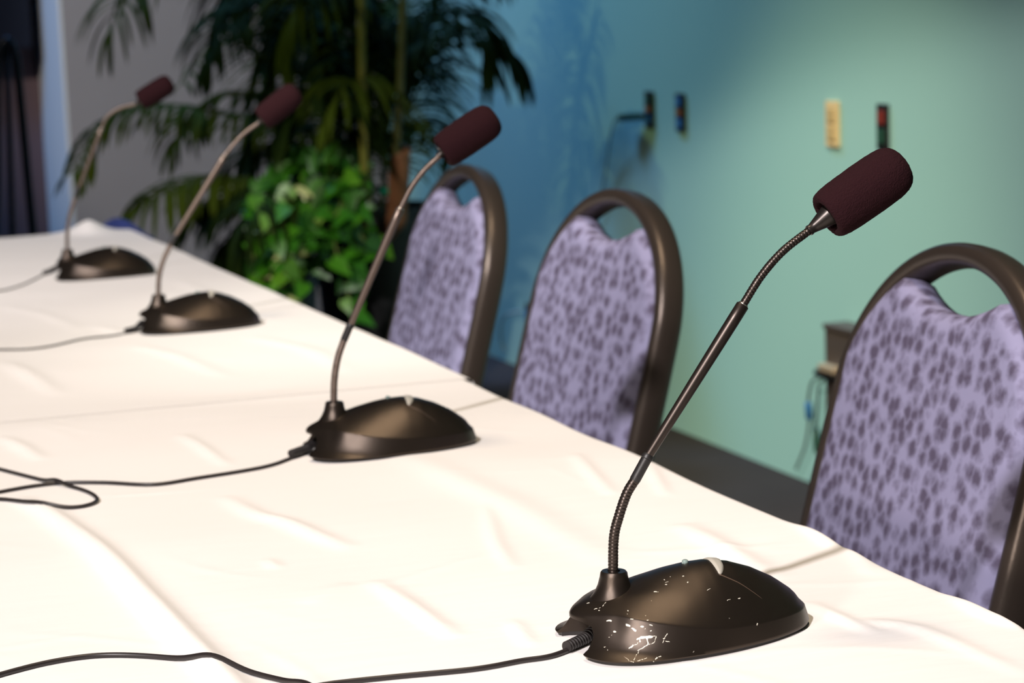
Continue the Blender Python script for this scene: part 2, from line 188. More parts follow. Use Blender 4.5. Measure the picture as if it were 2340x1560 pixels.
CHIPS = [[[0.0295,-0.0437,0.0138],[0.0317,-0.0441,0.0149],0.00051],[[0.0318,-0.0443,0.0147],[0.0356,-0.0457,0.0149],0.0008],[[0.0356,-0.0457,0.0149],[0.038,-0.0464,0.015],0.00063],[[0.0307,-0.0443,0.0138],[0.0307,-0.0453,0.0123],0.0003],[[0.0351,-0.0457,0.0145],[0.0348,-0.0477,0.011],0.00038],[[0.0347,-0.0478,0.0108],[0.032,-0.0477,0.0096],0.00034],[[0.0316,-0.0477,0.0094],[0.0281,-0.0475,0.0078],0.00025],[[0.0347,-0.0478,0.0108],[0.0386,-0.0483,0.0118],0.00021],[[0.0405,-0.047,0.0151],[0.0388,-0.0482,0.0122],0.00021],[[0.0385,-0.0463,0.0154],[0.0397,-0.0467,0.0153],0.00021],[[0.0238,-0.0444,0.0088],[0.0265,-0.0447,0.0103],0.00034],[[0.0265,-0.0447,0.0103],[0.0295,-0.045,0.0118],0.00017],[[0.0469,-0.0477,0.0163],[0.0435,-0.0495,0.0116],0.00017],[[0.0443,-0.0485,0.0138],[0.0455,-0.0489,0.0136],0.00017],[[0.0455,-0.0494,0.0124],[0.0479,-0.0502,0.0117],0.00017],[[0.0283,-0.0481,0.0073],[0.026,-0.0497,0.0052],0.00016],[[0.027,-0.0488,0.0061],[0.0239,-0.0519,0.0038],0.0002],[[0.0321,-0.0527,0.0045],[0.0259,-0.0536,0.0032],0.0002],[[0.0382,-0.0542,0.0042],[0.0356,-0.0553,0.0024],0.00039],[[0.02,-0.047,0.0052],[0.0211,-0.051,0.0037],0.00016],[[0.0209,-0.0515,0.0035],[0.0235,-0.0534,0.0029],0.00016],[[0.0217,-0.0087,0.0305],[0.0225,-0.009,0.0308],0.00025],[[0.0206,-0.0122,0.0295],[0.0181,-0.0141,0.0282],0.00021],[[0.0181,-0.0141,0.0282],[0.0155,-0.0143,0.0271],0.00021],[[0.0126,-0.0127,0.0262],[0.0143,-0.0136,0.0268],0.00025],[[0.0145,-0.0159,0.0262],[0.0148,-0.0162,0.0262],0.0003],[[0.0112,-0.0027,0.0275],[0.0127,-0.0036,0.028],0.00025],[[0.0282,0.0228,0.0295],[0.028,0.0207,0.03],0.00025],[[0.0167,-0.0259,0.0221],[0.0185,-0.0278,0.0222],0.00042],[[0.0255,-0.036,0.0211],[0.027,-0.0376,0.0207],0.00059],[[0.0281,-0.0393,0.0195],[0.0294,-0.0408,0.0184],0.00055],[[0.0329,-0.0416,0.0206],[0.0338,-0.0421,0.0205],0.00051],[[0.0355,-0.0429,0.0203],[0.035,-0.0432,0.0192],0.00021],[[0.028,-0.0362,0.0245],[0.0293,-0.0369,0.0247],0.0003],[[0.0289,-0.0292,0.0276],[0.0289,-0.0294,0.0276],0.0003],[[0.0277,-0.0315,0.0265],[0.0277,-0.0315,0.0265],0.00025],[[0.0375,-0.037,0.0259],[0.0376,-0.0371,0.0259],0.00025],[[0.0372,-0.041,0.0239],[0.0378,-0.041,0.024],0.00034],[[0.0376,-0.043,0.0216],[0.0391,-0.0437,0.0211],0.00025],[[0.0376,-0.0446,0.0183],[0.038,-0.0447,0.0183],0.00025],[[0.0586,-0.0123,0.0398],[0.0588,-0.0128,0.0397],0.00042],[[0.0584,-0.0152,0.0388],[0.06,-0.0153,0.0391],0.00021],[[0.0579,-0.0171,0.038],[0.058,-0.0172,0.038],0.00055],[[0.0626,-0.0115,0.0409],[0.063,-0.0111,0.0411],0.00021],[[0.0492,-0.0201,0.0352],[0.0504,-0.0207,0.0352],0.00038],[[0.0512,-0.0212,0.0351],[0.0513,-0.0212,0.0351],0.00021],[[0.0188,-0.0326,0.0168],[0.0191,-0.033,0.0167],0.00055],[[0.0168,-0.0325,0.0148],[0.017,-0.0326,0.0148],0.00021],[[0.0154,-0.0323,0.0136],[0.0154,-0.0324,0.0136],0.00021],[[0.0115,-0.0342,0.0085],[0.0122,-0.0347,0.0088],0.00025],[[0.0126,-0.0375,0.0073],[0.0126,-0.0375,0.0073],0.00025],[[0.0449,-0.027,0.0315],[0.0449,-0.027,0.0315],0.00021],[[0.0701,-0.0138,0.0413],[0.0706,-0.0138,0.0414],0.00039],[[0.0706,-0.02,0.0386],[0.071,-0.0198,0.0388],0.00029],[[0.0808,-0.0277,0.0344],[0.0832,-0.0267,0.0349],0.0002],[[0.0914,-0.0335,0.0283],[0.0946,-0.032,0.0289],0.00016],[[0.0998,-0.0312,0.0281],[0.101,-0.0307,0.0282],0.00029],[[0.0889,-0.0427,0.0196],[0.0892,-0.0426,0.0197],0.00029],[[0.1078,-0.0411,0.0141],[0.1073,-0.0415,0.0135],0.00029],[[0.062,-0.0534,0.006],[0.0609,-0.054,0.0049],0.00016],[[0.0404,-0.0536,0.0049],[0.0397,-0.0539,0.0046],0.00034]]
M['chipped'] = mat_scratched() if CHIPS else M['shell']

# ------------------------------------------------------------------ helpers
def obj(name, verts, faces, m, parent=None, smooth=True, loc=None):
    me = bpy.data.meshes.new(name); me.from_pydata([tuple(v) for v in verts], [], faces); me.validate(); me.update()
    if m: me.materials.append(m)
    if smooth: me.polygons.foreach_set('use_smooth', [True]*len(me.polygons))
    o = bpy.data.objects.new(name, me); C.objects.link(o)
    if parent: o.parent = parent
    if loc: o.location = loc
    return o
def thing(name, label, cat, loc=(0, 0, 0), rz=0, group=None):
    o = bpy.data.objects.new(name, None); C.objects.link(o); o.location = loc; o.rotation_euler = (0, 0, rz); o.empty_display_size = .05
    o['label'] = label; o['category'] = cat
    if group: o['group'] = group
    return o
def tag(o, label, cat, group=None):
    o['label'] = label; o['category'] = cat
    if group: o['group'] = group
    return o
def struct(name, verts, faces, m, **kw):
    o = obj(name, verts, faces, m, smooth=False); o['kind'] = 'structure'; return o
def box(x0, x1, y0, y1, z0, z1):
    v = [(x, y, z) for x in (x0, x1) for y in (y0, y1) for z in (z0, z1)]
    return v, [(0, 1, 3, 2), (4, 6, 7, 5), (0, 4, 5, 1), (2, 3, 7, 6), (0, 2, 6, 4), (1, 5, 7, 3)]
def bevelled(name, b, m, parent=None, r=.003, seg=2):
    v, f = box(*b); bm = bmesh.new(); vs = [bm.verts.new(p) for p in v]
    for q in f: bm.faces.new([vs[i] for i in q])
    bmesh.ops.recalc_face_normals(bm, faces=bm.faces)
    bmesh.ops.bevel(bm, geom=list(bm.edges), offset=r, segments=seg, affect='EDGES', profile=.5)
    me = bpy.data.meshes.new(name); bm.to_mesh(me); bm.free(); me.materials.append(m)
    o = bpy.data.objects.new(name, me); C.objects.link(o)
    if parent: o.parent = parent
    return o
def cr(P, n, closed=False):
    """Catmull-Rom through P, n samples per span"""
    P = [np.array(p, float) for p in P]; out = []; N = len(P)
    rng = range(N if closed else N-1)
    for i in rng:
        if closed: a, b, c, d = P[i-1], P[i], P[(i+1) % N], P[(i+2) % N]
        else:
            b, c = P[i], P[i+1]; a = P[i-1] if i else 2*b-c; d = P[i+2] if i+2 < N else 2*c-b
        for k in range(n):
            t = k/n; out.append(.5*((2*b)+(c-a)*t+(2*a-5*b+4*c-d)*t*t+(3*b-a-3*c+d)*t**3))
    if not closed: out.append(P[-1])
    return out
def resample(P, step):
    P = np.array(P); seg = np.linalg.norm(np.diff(P, axis=0), axis=1); s = np.concatenate([[0], np.cumsum(seg)])
    n = max(2, int(round(s[-1]/step))+1); t = np.linspace(0, s[-1], n)
    return np.stack([np.interp(t, s, P[:, k]) for k in range(P.shape[1])], 1), s[-1]
def sweep(P, rad, n=12, cap=True, sect=None, closed=False):
    """tube along P; rad = number, list or function of arc length; sect=(a,b) elliptic with a in first normal, fixed reference sect[2]"""
    P = [Vector(p) for p in P]; V = []; F = []; s = 0
    T = []
    for i in range(len(P)):
        a = P[max(i-1, 0)]; b = P[min(i+1, len(P)-1)]
        T.append((b-a).normalized())
    if sect: ref = Vector(sect[2])
    else:
        ref = Vector((0, 0, 1)) if abs(T[0].z) < .9 else Vector((0, 1, 0))
    nrm = None
    for i, p in enumerate(P):
        if i: s += (p-P[i-1]).length
        t = T[i]
        if sect: b = (ref-t*ref.dot(t)).normalized(); a = b.cross(t)
        else:
            if nrm is None: nrm = (ref-t*ref.dot(t)).normalized()
            else: nrm = (nrm-t*nrm.dot(t)).normalized()
            a = nrm; b = t.cross(a)
        r = rad(s) if callable(rad) else (rad[i] if hasattr(rad, '__len__') else rad)
        for k in range(n):
            an = 2*math.pi*k/n
            if sect:
                ca, sa = math.cos(an), math.sin(an)
                ca = math.copysign(abs(ca)**.7, ca); sa = math.copysign(abs(sa)**.7, sa)
                V.append(p+a*ca*sect[0]*r+b*sa*sect[1]*r)
            else: V.append(p+a*math.cos(an)*r+b*math.sin(an)*r)
    for i in range(len(P)-1):
        for k in range(n):
            F.append((i*n+k, i*n+(k+1) % n, (i+1)*n+(k+1) % n, (i+1)*n+k))
    if cap:
        F.append(tuple(range(n-1, -1, -1))); F.append(tuple((len(P)-1)*n+k for k in range(n)))
    return V, F
def lathe(prof, origin, axis, n=40):
    """prof = list of (distance along axis, radius)"""
    z = Vector(axis).normalized(); x = z.orthogonal().normalized(); y = z.cross(x); o = Vector(origin); V = []; F = []
    for h, r in prof:
        for k in range(n):
            a = 2*math.pi*k/n; V.append(o+z*h+x*math.cos(a)*r+y*math.sin(a)*r)
    for i in range(len(prof)-1):
        for k in range(n): F.append((i*n+k, i*n+(k+1) % n, (i+1)*n+(k+1) % n, (i+1)*n+k))
    return V, F
def merge(*parts):
    V = []; F = []
    for v, f in parts:
        n = len(V); V += list(v); F += [tuple(i+n for i in q) for q in f]
    return V, F
def fixnormals(o, dist=1e-5):
    bm = bmesh.new(); bm.from_mesh(o.data); bmesh.ops.remove_doubles(bm, verts=bm.verts, dist=dist)
    bmesh.ops.recalc_face_normals(bm, faces=bm.faces); bm.to_mesh(o.data); bm.free()
    o.data.polygons.foreach_set('use_smooth', [True]*len(o.data.polygons))
def sharp(o, ang=35):
    o.data.set_sharp_from_angle(angle=math.radians(ang))

# ------------------------------------------------------------------ the room
XW = 2.374; YB = 8.0; XE = 1.18
struct('floor', *box(-4, XW, -3, 10, -.1, 0), M['carpet'])
struct('ceiling', *box(-4, XW+.2, -3, 10, 4.6, 4.7), M['ceiling'])
struct('wall_right', *box(XW, XW+.15, -3, YB+.7, 0, 4.6), M['tealwall'])
struct('wall_back', *box(XE, XW, YB, YB+.6, 0, 4.6), M['greywall'])
struct('wall_back_end', *box(XE-.012, XE, YB+.0, YB+.6, 0, 4.6), M['palewall'])
struct('wall_far', *box(-4, XE, YB+.6, YB+.75, 0, 4.6), M['darkwall'])
struct('wall_left', *box(-4.15, -4, -3, 10, 0, 4.6), M['greywall'])
struct('wall_front', *box(-4, XW, -3.15, -3, 0, 4.6), M['greywall'])

# ------------------------------------------------------------------ tables and cloths
def table(y0, y1, x0, x1, zt, label):
    t = thing('folding_table', label, 'table', ((x0+x1)/2, (y0+y1)/2, 0))
    hx = (x1-x0)/2-.012; hy = (y1-y0)/2-.012
    bevelled('tabletop', (-hx, hx, -hy, hy, zt-.034, zt-.006), M['tabletop'], t, .004)
    for sy in (-1, 1):
        for sx in (-1, 1):
            v, f = sweep([(sx*.10-.06, sy*(hy-.2), 0), (sx*.10-.06, sy*(hy-.2), zt-.034)], .014, 12)
            obj('leg', v, f, M['steel'], t)
        v, f = sweep([(-.16, sy*(hy-.2), .12), (.04, sy*(hy-.2), .12)], .009, 10); obj('crossbar', v, f, M['steel'], t)
    return t
X0, X1 = -.023, .737
YN0, YS, YF1 = .40, 2.232, 4.303
table(YN0, YS-.004, X0, X1, TZ, 'folding table under the nearest white cloth')
table(YS+.004, YF1, X0, X1, TZ+.002, 'folding table under the far white cloth')

def cloth(name, x0, x1, y0, y1, z, ridges, label, step, seed, drops, corner=None):
    rs = np.random.RandomState(seed)
    R = .007; drop = .16
    def axis(a0, a1, st, d0, d1):
        core = np.arange(a0+R, a1-R+1e-9, st); core = list(core)+[a1-R] if core[-1] < a1-R-1e-6 else list(core)
        return core
    xs = axis(x0, x1, step, 1, 1); ys = axis(y0, y1, step, 1, 1)
    def ext(core, a0, a1):
        th = np.linspace(0, math.pi/2, 6)[1:]
        lo = [(a0+R-R*math.sin(t), -(R-R*math.cos(t))) for t in th][::1]; hi = [(a1-R+R*math.sin(t), -(R-R*math.cos(t))) for t in th]
        dr = np.linspace(0, drop, 9)[1:]
        lo += [(a0, -R-d) for d in dr]; hi += [(a1, -R-d) for d in dr]
        return lo[::-1]+[(c, 0) for c in core]+hi
    ex = ext(xs, x0, x1); ey = ext(ys, y0, y1)
    K = 5+8
    if drops == 'hi': ey = ey[:-K]+[(y1, 0)]       # the end at the joint lies flat
    else: ey = [(y0, 0)]+ey[K:]
    AX = np.array([e[0] for e in ex]); ZX = np.array([e[1] for e in ex]); AY = np.array([e[0] for e in ey]); ZY = np.array([e[1] for e in ey])
    X, Y = np.meshgrid(AX, AY, indexing='ij'); ZZ = np.minimum(ZX[:, None], ZY[None, :])
    over = np.minimum(1, -np.minimum(ZX[:, None], ZY[None, :])/.02)
    H = np.zeros_like(X)
    for pts, h, wd in ridges:
        P = np.array(cr(pts, 6)) if len(pts) > 2 else np.array(pts, float)
        best = np.full(X.shape, 1e9); sgn = np.zeros(X.shape); tt = np.zeros(X.shape); n = len(P)-1
        for i in range(n):
            a = P[i]; b = P[i+1]; d = b-a; L2 = d@d
            u = np.clip(((X-a[0])*d[0]+(Y-a[1])*d[1])/L2, 0, 1)
            qx = X-a[0]-u*d[0]; qy = Y-a[1]-u*d[1]; dd = np.hypot(qx, qy)
            s = np.sign(d[0]*qy-d[1]*qx)
            m = dd < best; best = np.where(m, dd, best); sgn = np.where(m, s, sgn); tt = np.where(m, (i+u)/n, tt)
        wd = wd*.001*.8; g = np.exp(-(best/(wd))**2*np.where(sgn > 0, 1.0, 1.6))
        fade = np.sin(np.clip(tt, .0, 1)*math.pi)**.5 if wd < .011 or h < 5 else np.ones_like(tt)
        H = np.maximum(H, h*.001*g*fade*1.35)
    # gentle undulation
    for k in range(26):
        a = rs.uniform(0, 2*math.pi); f = rs.uniform(4, 22); ph = rs.uniform(0, 6.28)
        H += .0022/f*np.sin((X*math.cos(a)+Y*math.sin(a))*f*2+ph)
    # short random creases, mostly along one diagonal
    for k in range(int(34*(y1-y0))):
        cx, cy = rs.uniform(x0+.03, x1-.03), rs.uniform(y0+.05, y1-.05); a = rs.normal(-.75, .5); ln = rs.uniform(.02, .09); wd = rs.uniform(.003, .006)
        u = (X-cx)*math.cos(a)+(Y-cy)*math.sin(a); v = -(X-cx)*math.sin(a)+(Y-cy)*math.cos(a)+u*u*rs.uniform(-3, 3)
        H += rs.uniform(.0002, .0007)*np.exp(-(u/ln)**2-(v/wd)**2)
    # pressed fold lines across the cloth
    for fy in np.arange(y0+.3, y1, .46):
        H += .00015*np.exp(-((Y-fy)/.004)**2)
    if corner:
        cx, cy, hh, ww = corner
        H += hh*np.exp(-(np.abs(X-cx)/ww)**1.6-((Y-cy)/.05)**2)
    seam_y = y1 if drops == 'hi' else y0
    H *= np.clip(np.abs(Y-seam_y)/.05-.25, 0, 1)**.7
    Z = z+ZZ+H*(1-over)
    # hanging sides ripple outward
    X = X.copy(); Y = Y.copy()
    side = np.clip(-ZX[:, None]/drop, 0, 1); X += np.sign(X-(x0+x1)/2)*side*(.006+.006*np.sin(Y*38)+.004*np.sin(Y*91+1))*(ZX[:, None] < ZY[None, :])
    side = np.clip(-ZY[None, :]/drop, 0, 1)
    Y += np.sign(Y-(y0+y1)/2)*side*(.005+.004*np.sin(X*40))*(ZY[None, :] <= ZX[:, None])
    nx, ny = X.shape
    V = np.stack([X, Y, Z], -1).reshape(-1, 3); idx = np.arange(nx*ny).reshape(nx, ny)
    F = np.stack([idx[:-1, :-1], idx[1:, :-1], idx[1:, 1:], idx[:-1, 1:]], -1).reshape(-1, 4)
    o = obj(name, V.tolist(), F.tolist(), M['cloth'])
    tag(o, label, 'tablecloth')
    return o
CN = cloth('tablecloth', X0, X1, YN0, YS-.002, TZ, D['RN'], 'white tablecloth nearest the camera, under the two front microphones', .0045, 3, 'hi')
CF = cloth('tablecloth', X0, X1+.007, YS-.012, YF1, TZ+.0004, D['RF'], 'far white tablecloth under the two rear microphones', .008, 5, 'lo', corner=(.655, 4.27, .026, .035))
CBV = []
for c_ in (CN, CF): CBV.append(BVHTree.FromPolygons([v.co.copy() for v in c_.data.vertices], [tuple(p.vertices) for p in c_.data.polygons]))
def cloth_z(x, y):
    zs = [h[0].z for h in (b.ray_cast(Vector((x, y, 2)), Vector((0, 0, -1))) for b in CBV) if h[0]]
    return max(zs) if zs else TZ
# navy skirt pinned round the far end
V = []; F = []
pts = [(X0-.01+i*(X1-X0+.02)/90, YF1+.028+.007*math.sin(i*1.1)) for i in range(91)]+[(X1+.028+.006*math.sin(i*1.2), YF1+.02-i*.006) for i in range(1, 22)]
for (x, y) in pts: V += [(x, y, .02), (x, y, .40), (x, y, TZ-.012+.032*math.exp(-((x-.72)/.045)**2)*(y > YF1+.015))]
for i in range(len(pts)-1):
    for k in (0, 1): F.append((i*3+k, i*3+3+k, i*3+4+k, i*3+1+k))
sk = obj('table_skirt', V, F, M['navy']); tag(sk, 'navy blue table skirt round the far end of the table', 'table skirt')
sk.modifiers.new('thickness', 'SOLIDIFY').thickness = .002

# ------------------------------------------------------------------ microphones
HB = [(.0035, 0), (.0015, .016), (.0008, .0325), (.0100, .0465), (.028, .0545), (.056, .0555), (.090, .0500), (.122, .0385), (.145, .0235), (.1555, .0095), (.158, 0)]
HR = [(.0010, 0), (.0052, .011), (.0125, .0195), (.0210, .0280), (.034, .0405), (.060, .0480), (.090, .0465), (.120, .0360), (.1435, .0215), (.1530, .0085), (.1550, 0)]
RZ = [.0215, .0222, .0238, .0252, .0240, .0190, .0152, .0136, .0128, .0125, .0125]
HX = [0, .006, .014, .022, .036, .050, .065, .080, .090, .105, .120, .135, .146, .152, .155]
HZ = [.0218, .0256, .0288, .0314, .0355, .0398, .0435, .0458, .0462, .0440, .0388, .0310, .0228, .0168, .0128]
def closed_outline(H, n=9, ext=None):
    up_ = [(*p, *( (e,) if ext is not None else ())) for p, e in zip(H, ext or [0]*len(H))]
    dn = [(p[0], -p[1], *p[2:]) for p in up_[-2:0:-1]]
    return cr(up_+dn, n, closed=True)
def smoothstep(t): return t*t*(3-2*t)
def dome_z(x, s, rim):
    H = max(float(np.interp(x, HX, HZ)), rim+.0002)
    return rim+(H-rim)*(1-s**1.75)
def base_shell(parent, m, chips=False):
    B = closed_outline(HB); Rm = closed_outline(HR, ext=RZ); n = len(B); V = []; rings = []
    half = sorted([(r[0], abs(r[1]), r[2]) for r in Rm[:n//2+1]]); RMX = [h[0] for h in half]; RMY = [h[1] for h in half]; RMZ = [h[2] for h in half]
    def ring(pts): rings.append([len(V)+i for i in range(n)]); V.extend(pts)
    B2 = [np.array([b[0], b[1]]) for b in B]
    # underside, bottom edge
    ring([(b[0]*.97+.0015, b[1]*.97, .0022) for b in B2])
    ring([(b[0]*.995+.0004, b[1]*.995, .0022) for b in B2])
    ring([(b[0], b[1], .0030) for b in B2])
    for t in (.12, .25, .4, .55, .7, .82, .92, .98):
        pts = []
        for b, r in zip(B2, Rm):
            flare = np.clip((.075-b[0])/.05, 0, 1)            # rear feet flare out, front skirt is straight
            e = t**(1-.45*flare)
            pts.append((b[0]+(r[0]-b[0])*e, b[1]+(r[1]-b[1])*e, .003+(r[2]-.003)*t))
        ring(pts)
    for s in (.985, .96, .93, .88, .82, .75, .67, .58, .49, .4, .31, .22, .13, .05, 0):
        pts = []
        for r in Rm:
            c = np.array([np.clip(r[0], .050, .105), 0])
            p = c+(np.array([r[0], r[1]])-c)*s
            ym = float(np.interp(p[0], RMX, RMY)); rl = float(np.interp(p[0], RMX, RMZ))
            q = min(1, abs(p[1])/max(ym, 1e-5)); fr = s**4; rim = rl
            z = dome_z(p[0], q, rim)
            z = min(z, r[2]+(.05)*(1-s)+.0) if s > .9 else z
            pts.append((p[0], p[1], z))
        ring(pts)
    F = []
    for a, b in zip(rings[:-1], rings[1:]):
        for i in range(n): F.append((a[i], a[(i+1) % n], b[(i+1) % n], b[i]))
    F.append(tuple(rings[0][::-1]))
    o = obj('base', V, F, m, parent); fixnormals(o, 2e-5)
    return o
def arch_cutter():
    prof = [(-.0265, -.01), (-.0262, .004), (-.0240, .0125), (-.0195, .0172), (-.011, .0188), (0, .0193), (.011, .0188), (.0195, .0172), (.0240, .0125), (.0262, .004), (.0265, -.01)]
    V = []; F = []
    for x, k in ((-.02, 1.08), (.008, 1.0), (.022, .84), (.036, .66)):
        for (y, z) in prof: V.append((x, y*k, z*(1 if x < .02 else .93)))
    n = len(prof)
    for i in range(3):
        for k in range(n): F.append((i*n+k, i*n+(k+1) % n, (i+1)*n+(k+1) % n, (i+1)*n+k))
    F.append(tuple(range(n))); F.append(tuple(3*n+k for k in range(n-1, -1, -1)))
    o = obj('cutter', V, F, M['black']); fixnormals(o); return o
def cut(o, c):
    md = o.modifiers.new('arch', 'BOOLEAN'); md.operation = 'DIFFERENCE'; md.object = c; md.solver = 'EXACT'
    dg = bpy.context.evaluated_depsgraph_get(); dg.update()
    me = bpy.data.meshes.new_from_object(o.evaluated_get(dg)); o.modifiers.clear(); o.data = me
    me.polygons.foreach_set('use_smooth', [True]*len(me.polygons)); sharp(o, 38)

proto_base = base_shell(None, M['shell'])
cutter = arch_cutter(); cut(proto_base, cutter)
BASE_MESH = proto_base.data; BASE_MESH.name = 'microphone_base'
BV = BVHTree.FromPolygons([v.co.copy() for v in BASE_MESH.vertices], [tuple(p.vertices) for p in BASE_MESH.polygons])
def top_at(x, y):
    h = BV.ray_cast(Vector((x, y, .2)), Vector((0, 0, -1))); return h[0], h[1]
B = closed_outline(HB)
pv = [(b[0]*.965+.003, b[1]*.955, z) for z in (0, .0024) for b in B]; n = len(B)
pf = [(i, (i+1) % n, n+(i+1) % n, n+i) for i in range(n)]+[tuple(range(n-1, -1, -1)), tuple(range(n, 2*n))]
proto_plate = obj('plate', pv, pf, M['rubber']); cut(proto_plate, cutter); PLATE_MESH = proto_plate.data
bpy.data.objects.remove(proto_base); bpy.data.objects.remove(proto_plate); bpy.data.objects.remove(cutter)

def linked(name, me, parent):
    o = bpy.data.objects.new(name, me); C.objects.link(o); o.parent = parent; return o
def button_mesh():
    # half-lens talk button set in the top, its front edge a curved arc
    V = []; F = []; N = 16; K = 7
    for i in range(N+1):
        y = -.017+.034*i/N; k = 1-(y/.0172)**2
        xa = .0920+.0010*(1-k); xb = xa+.0005+.0085*k**.8
        for j in range(K+1):
            x = xa+(xb-xa)*j/K; p, _ = top_at(x, y); z = p.z if p else .04
            V.append((x, y, z-.0008+.0014*min(1, 6*(j/K)*(1-j/K)+.0)*min(1, 4*k)+(.0008 if 0 < j < K else 0)))
    for i in range(N):
        for j in range(K): F.append((i*(K+1)+j, (i+1)*(K+1)+j, (i+1)*(K+1)+j+1, i*(K+1)+j+1))
    return V, F
def seam_mesh():
    out = []
    for sg in (-1, 1):
        P = []
        for t in np.linspace(0, 1, 22):
            x = .0930+.024*t; y = sg*(.0165+.0105*t); p, nn = top_at(x, y)
            if p: P.append(p+nn*.00002)
        if len(P) > 3: out.append(sweep(P, [.00038*(1-i/(len(P)))+.00008 for i in range(len(P))], 6))
    return out
BTN = button_mesh(); SEAM = seam_mesh()
M['seam'] = mat('worn_seam', (.10, .065, .045), .4, .3)

M['highlitstem'] = mat('stem_metal_highlight_tone', (.17, .130, .108), .4, .8)  # rear stems: blurred highlight put into the base colour as a lighter tone
def microphone(i, d, label):
    stem = M['highlitstem'] if i else M['stem']
    t = thing('gooseneck_microphone', label, 'microphone', (d['o'][0], d['o'][1], max(cloth_z(d['o'][0]+x, d['o'][1]+y) for x in (.01, .04, .08, .12, .15) for y in (-.04, -.02, 0, .02))-.0002), math.radians(d['r']), 'desk microphones in a row along the table')
    b = linked('base', BASE_MESH if i else BASE_MESH.copy(), t)
    if i == 0: b.data.materials.clear(); b.data.materials.append(M['chipped']); b['label'] = 'charcoal base with white paint chips and scratches'
    linked('base_plate', PLATE_MESH, t)
    o = obj('talk_button', *BTN, M['button'], t); o['label'] = 'grey half-round talk button'; fixnormals(o)
    for sm in SEAM: obj('seam_line', *sm, M['seam'], t)
    p, nn = top_at(.0775, 0.0015)
    v, f = lathe([(-.0005, .0021), (.0010, .0021), (.0016, .0019), (.0020, .0012), (.0021, 0)], p, (0, 0, 1), 12)
    o = obj('indicator_light', v, f, M['glass'], t); o['label'] = 'small clear cyan light bump'
    s0, s1, s2, s3 = [[Vector((q[0], 0, q[1])) for q in s] for s in d['neck']]
    ax = (s0[1]-s0[0]).normalized(); so = Vector((s0[0].x, 0, .0258))-Vector((ax.x, 0, 0))*.004
    tp = .0455-.0258
    v, f = lathe([(-.001, .0185), (.0015, .0160), (.0035, .0142), (.0055, .0128), (.008, .0114), (.011, .0101), (tp-.0035, .0088), (tp-.001, .0084), (tp, .0076), (tp, .0040), (tp-.003, .0036), (tp-.003, 0)], (s0[0].x, 0, .0258), (ax.x*.5, 0, ax.z), 40)
    o = obj('neck_socket', v, f, M['shell'], t); fixnormals(o); sharp(o, 50)
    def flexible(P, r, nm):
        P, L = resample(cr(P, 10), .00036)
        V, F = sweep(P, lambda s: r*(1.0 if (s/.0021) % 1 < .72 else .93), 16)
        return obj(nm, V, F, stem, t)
    low = [Vector((s0[0].x, 0, .040))]+s0[0:]+[s1[0]]
    flexible(low[:-1]+[s0[-1]+(s1[0]-s0[-1])*.2], .0032, 'lower_flexible_neck')
    # collar then tapering rigid tube
    dcol = (s1[0]-s0[-1]); a = s0[-1]; bb = s1[0]
    P = [a, a+dcol*.04, a+dcol*.9, a+dcol*.92, bb, bb+(s1[1]-bb).normalized()*.0016]
    o = obj('collar', *sweep([tuple(p) for p in cr(P[:3], 4)]+[tuple(P[3]), tuple(P[4]), tuple(P[5])], [.0031]*4+[.0034]*5+[.0038, .0038, .0032], 20), M['black'], t); sharp(o, 40)
    Ls = (s1[1]-bb).length; dr = (s1[1]-bb)/Ls
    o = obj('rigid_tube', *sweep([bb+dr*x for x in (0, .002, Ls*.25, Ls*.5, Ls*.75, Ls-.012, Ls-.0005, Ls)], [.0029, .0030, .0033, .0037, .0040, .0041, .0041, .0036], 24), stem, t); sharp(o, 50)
    o = obj('tube_ring', *sweep([s1[1]-dr*.0002, s1[1]+dr*.0008], [.0034, .0031], 20), M['ring'], t); o['label'] = 'thin silver ring'
    axis = (s3[1]-s3[0]).normalized(); cb = s2[-1]
    flexible([s1[1]]+s2+[s3[0]-axis*.006], .0026, 'upper_flexible_neck')
    LC = (s3[0]-cb).length+.003
    v, f = lathe([(-.0008, .0026), (-.0008, .0033), (.0006, .0034), (.0012, .0031), (.004, .0038), (LC*.6, .0055), (LC-.002, .0068), (LC-.0005, .0070), (LC, .0062), (LC, 0)], cb, (s3[0]-cb), 32)
    o = obj('capsule_cone', v, f, M['cone'], t); fixnormals(o); sharp(o, 50)
    LF = (s3[1]-s3[0]).length; R = .0172; e = s3[0]
    # foam: ringed cylinder with softened facets, open throat at the rear
    prof = [(.012, .0), (.0115, .0088), (.0008, .0094), (-.0006, .0106), (-.0006, .0136), (.0006, .0151), (.004, .0162), (.010, .0169), (.020, R), (LF*.6, R*1.01), (LF-.009, .0172), (LF-.002, .0165), (LF+.0030, .0142), (LF+.0058, .0105), (LF+.0068, .004), (LF+.0068, 0)]
    v, f = lathe(prof, e, axis, 48)
    o = obj('foam_windscreen', v, f, M['foam'], t); fixnormals(o)
    if i == 0:
        ss = o.modifiers.new('fine', 'SUBSURF'); ss.levels = ss.render_levels = 2
        tx = bpy.data.textures.new('foam_grain', 'CLOUDS'); tx.noise_scale = .0016; tx.noise_depth = 1
        dm = o.modifiers.new('grain', 'DISPLACE'); dm.texture = tx; dm.strength = .0006; dm.mid_level = .5; dm.texture_coords = 'LOCAL'
    else:
        ss = o.modifiers.new('fine', 'SUBSURF'); ss.levels = ss.render_levels = 1
    # cable lying on the cloth
    pts = [(p[0], p[1], 0) for p in d['cable']]
    P, L = resample(cr(pts, 14), .003)
    r = .0017 if i < 2 else .0013; ca, sa = math.cos(math.radians(d['r'])), math.sin(math.radians(d['r']))
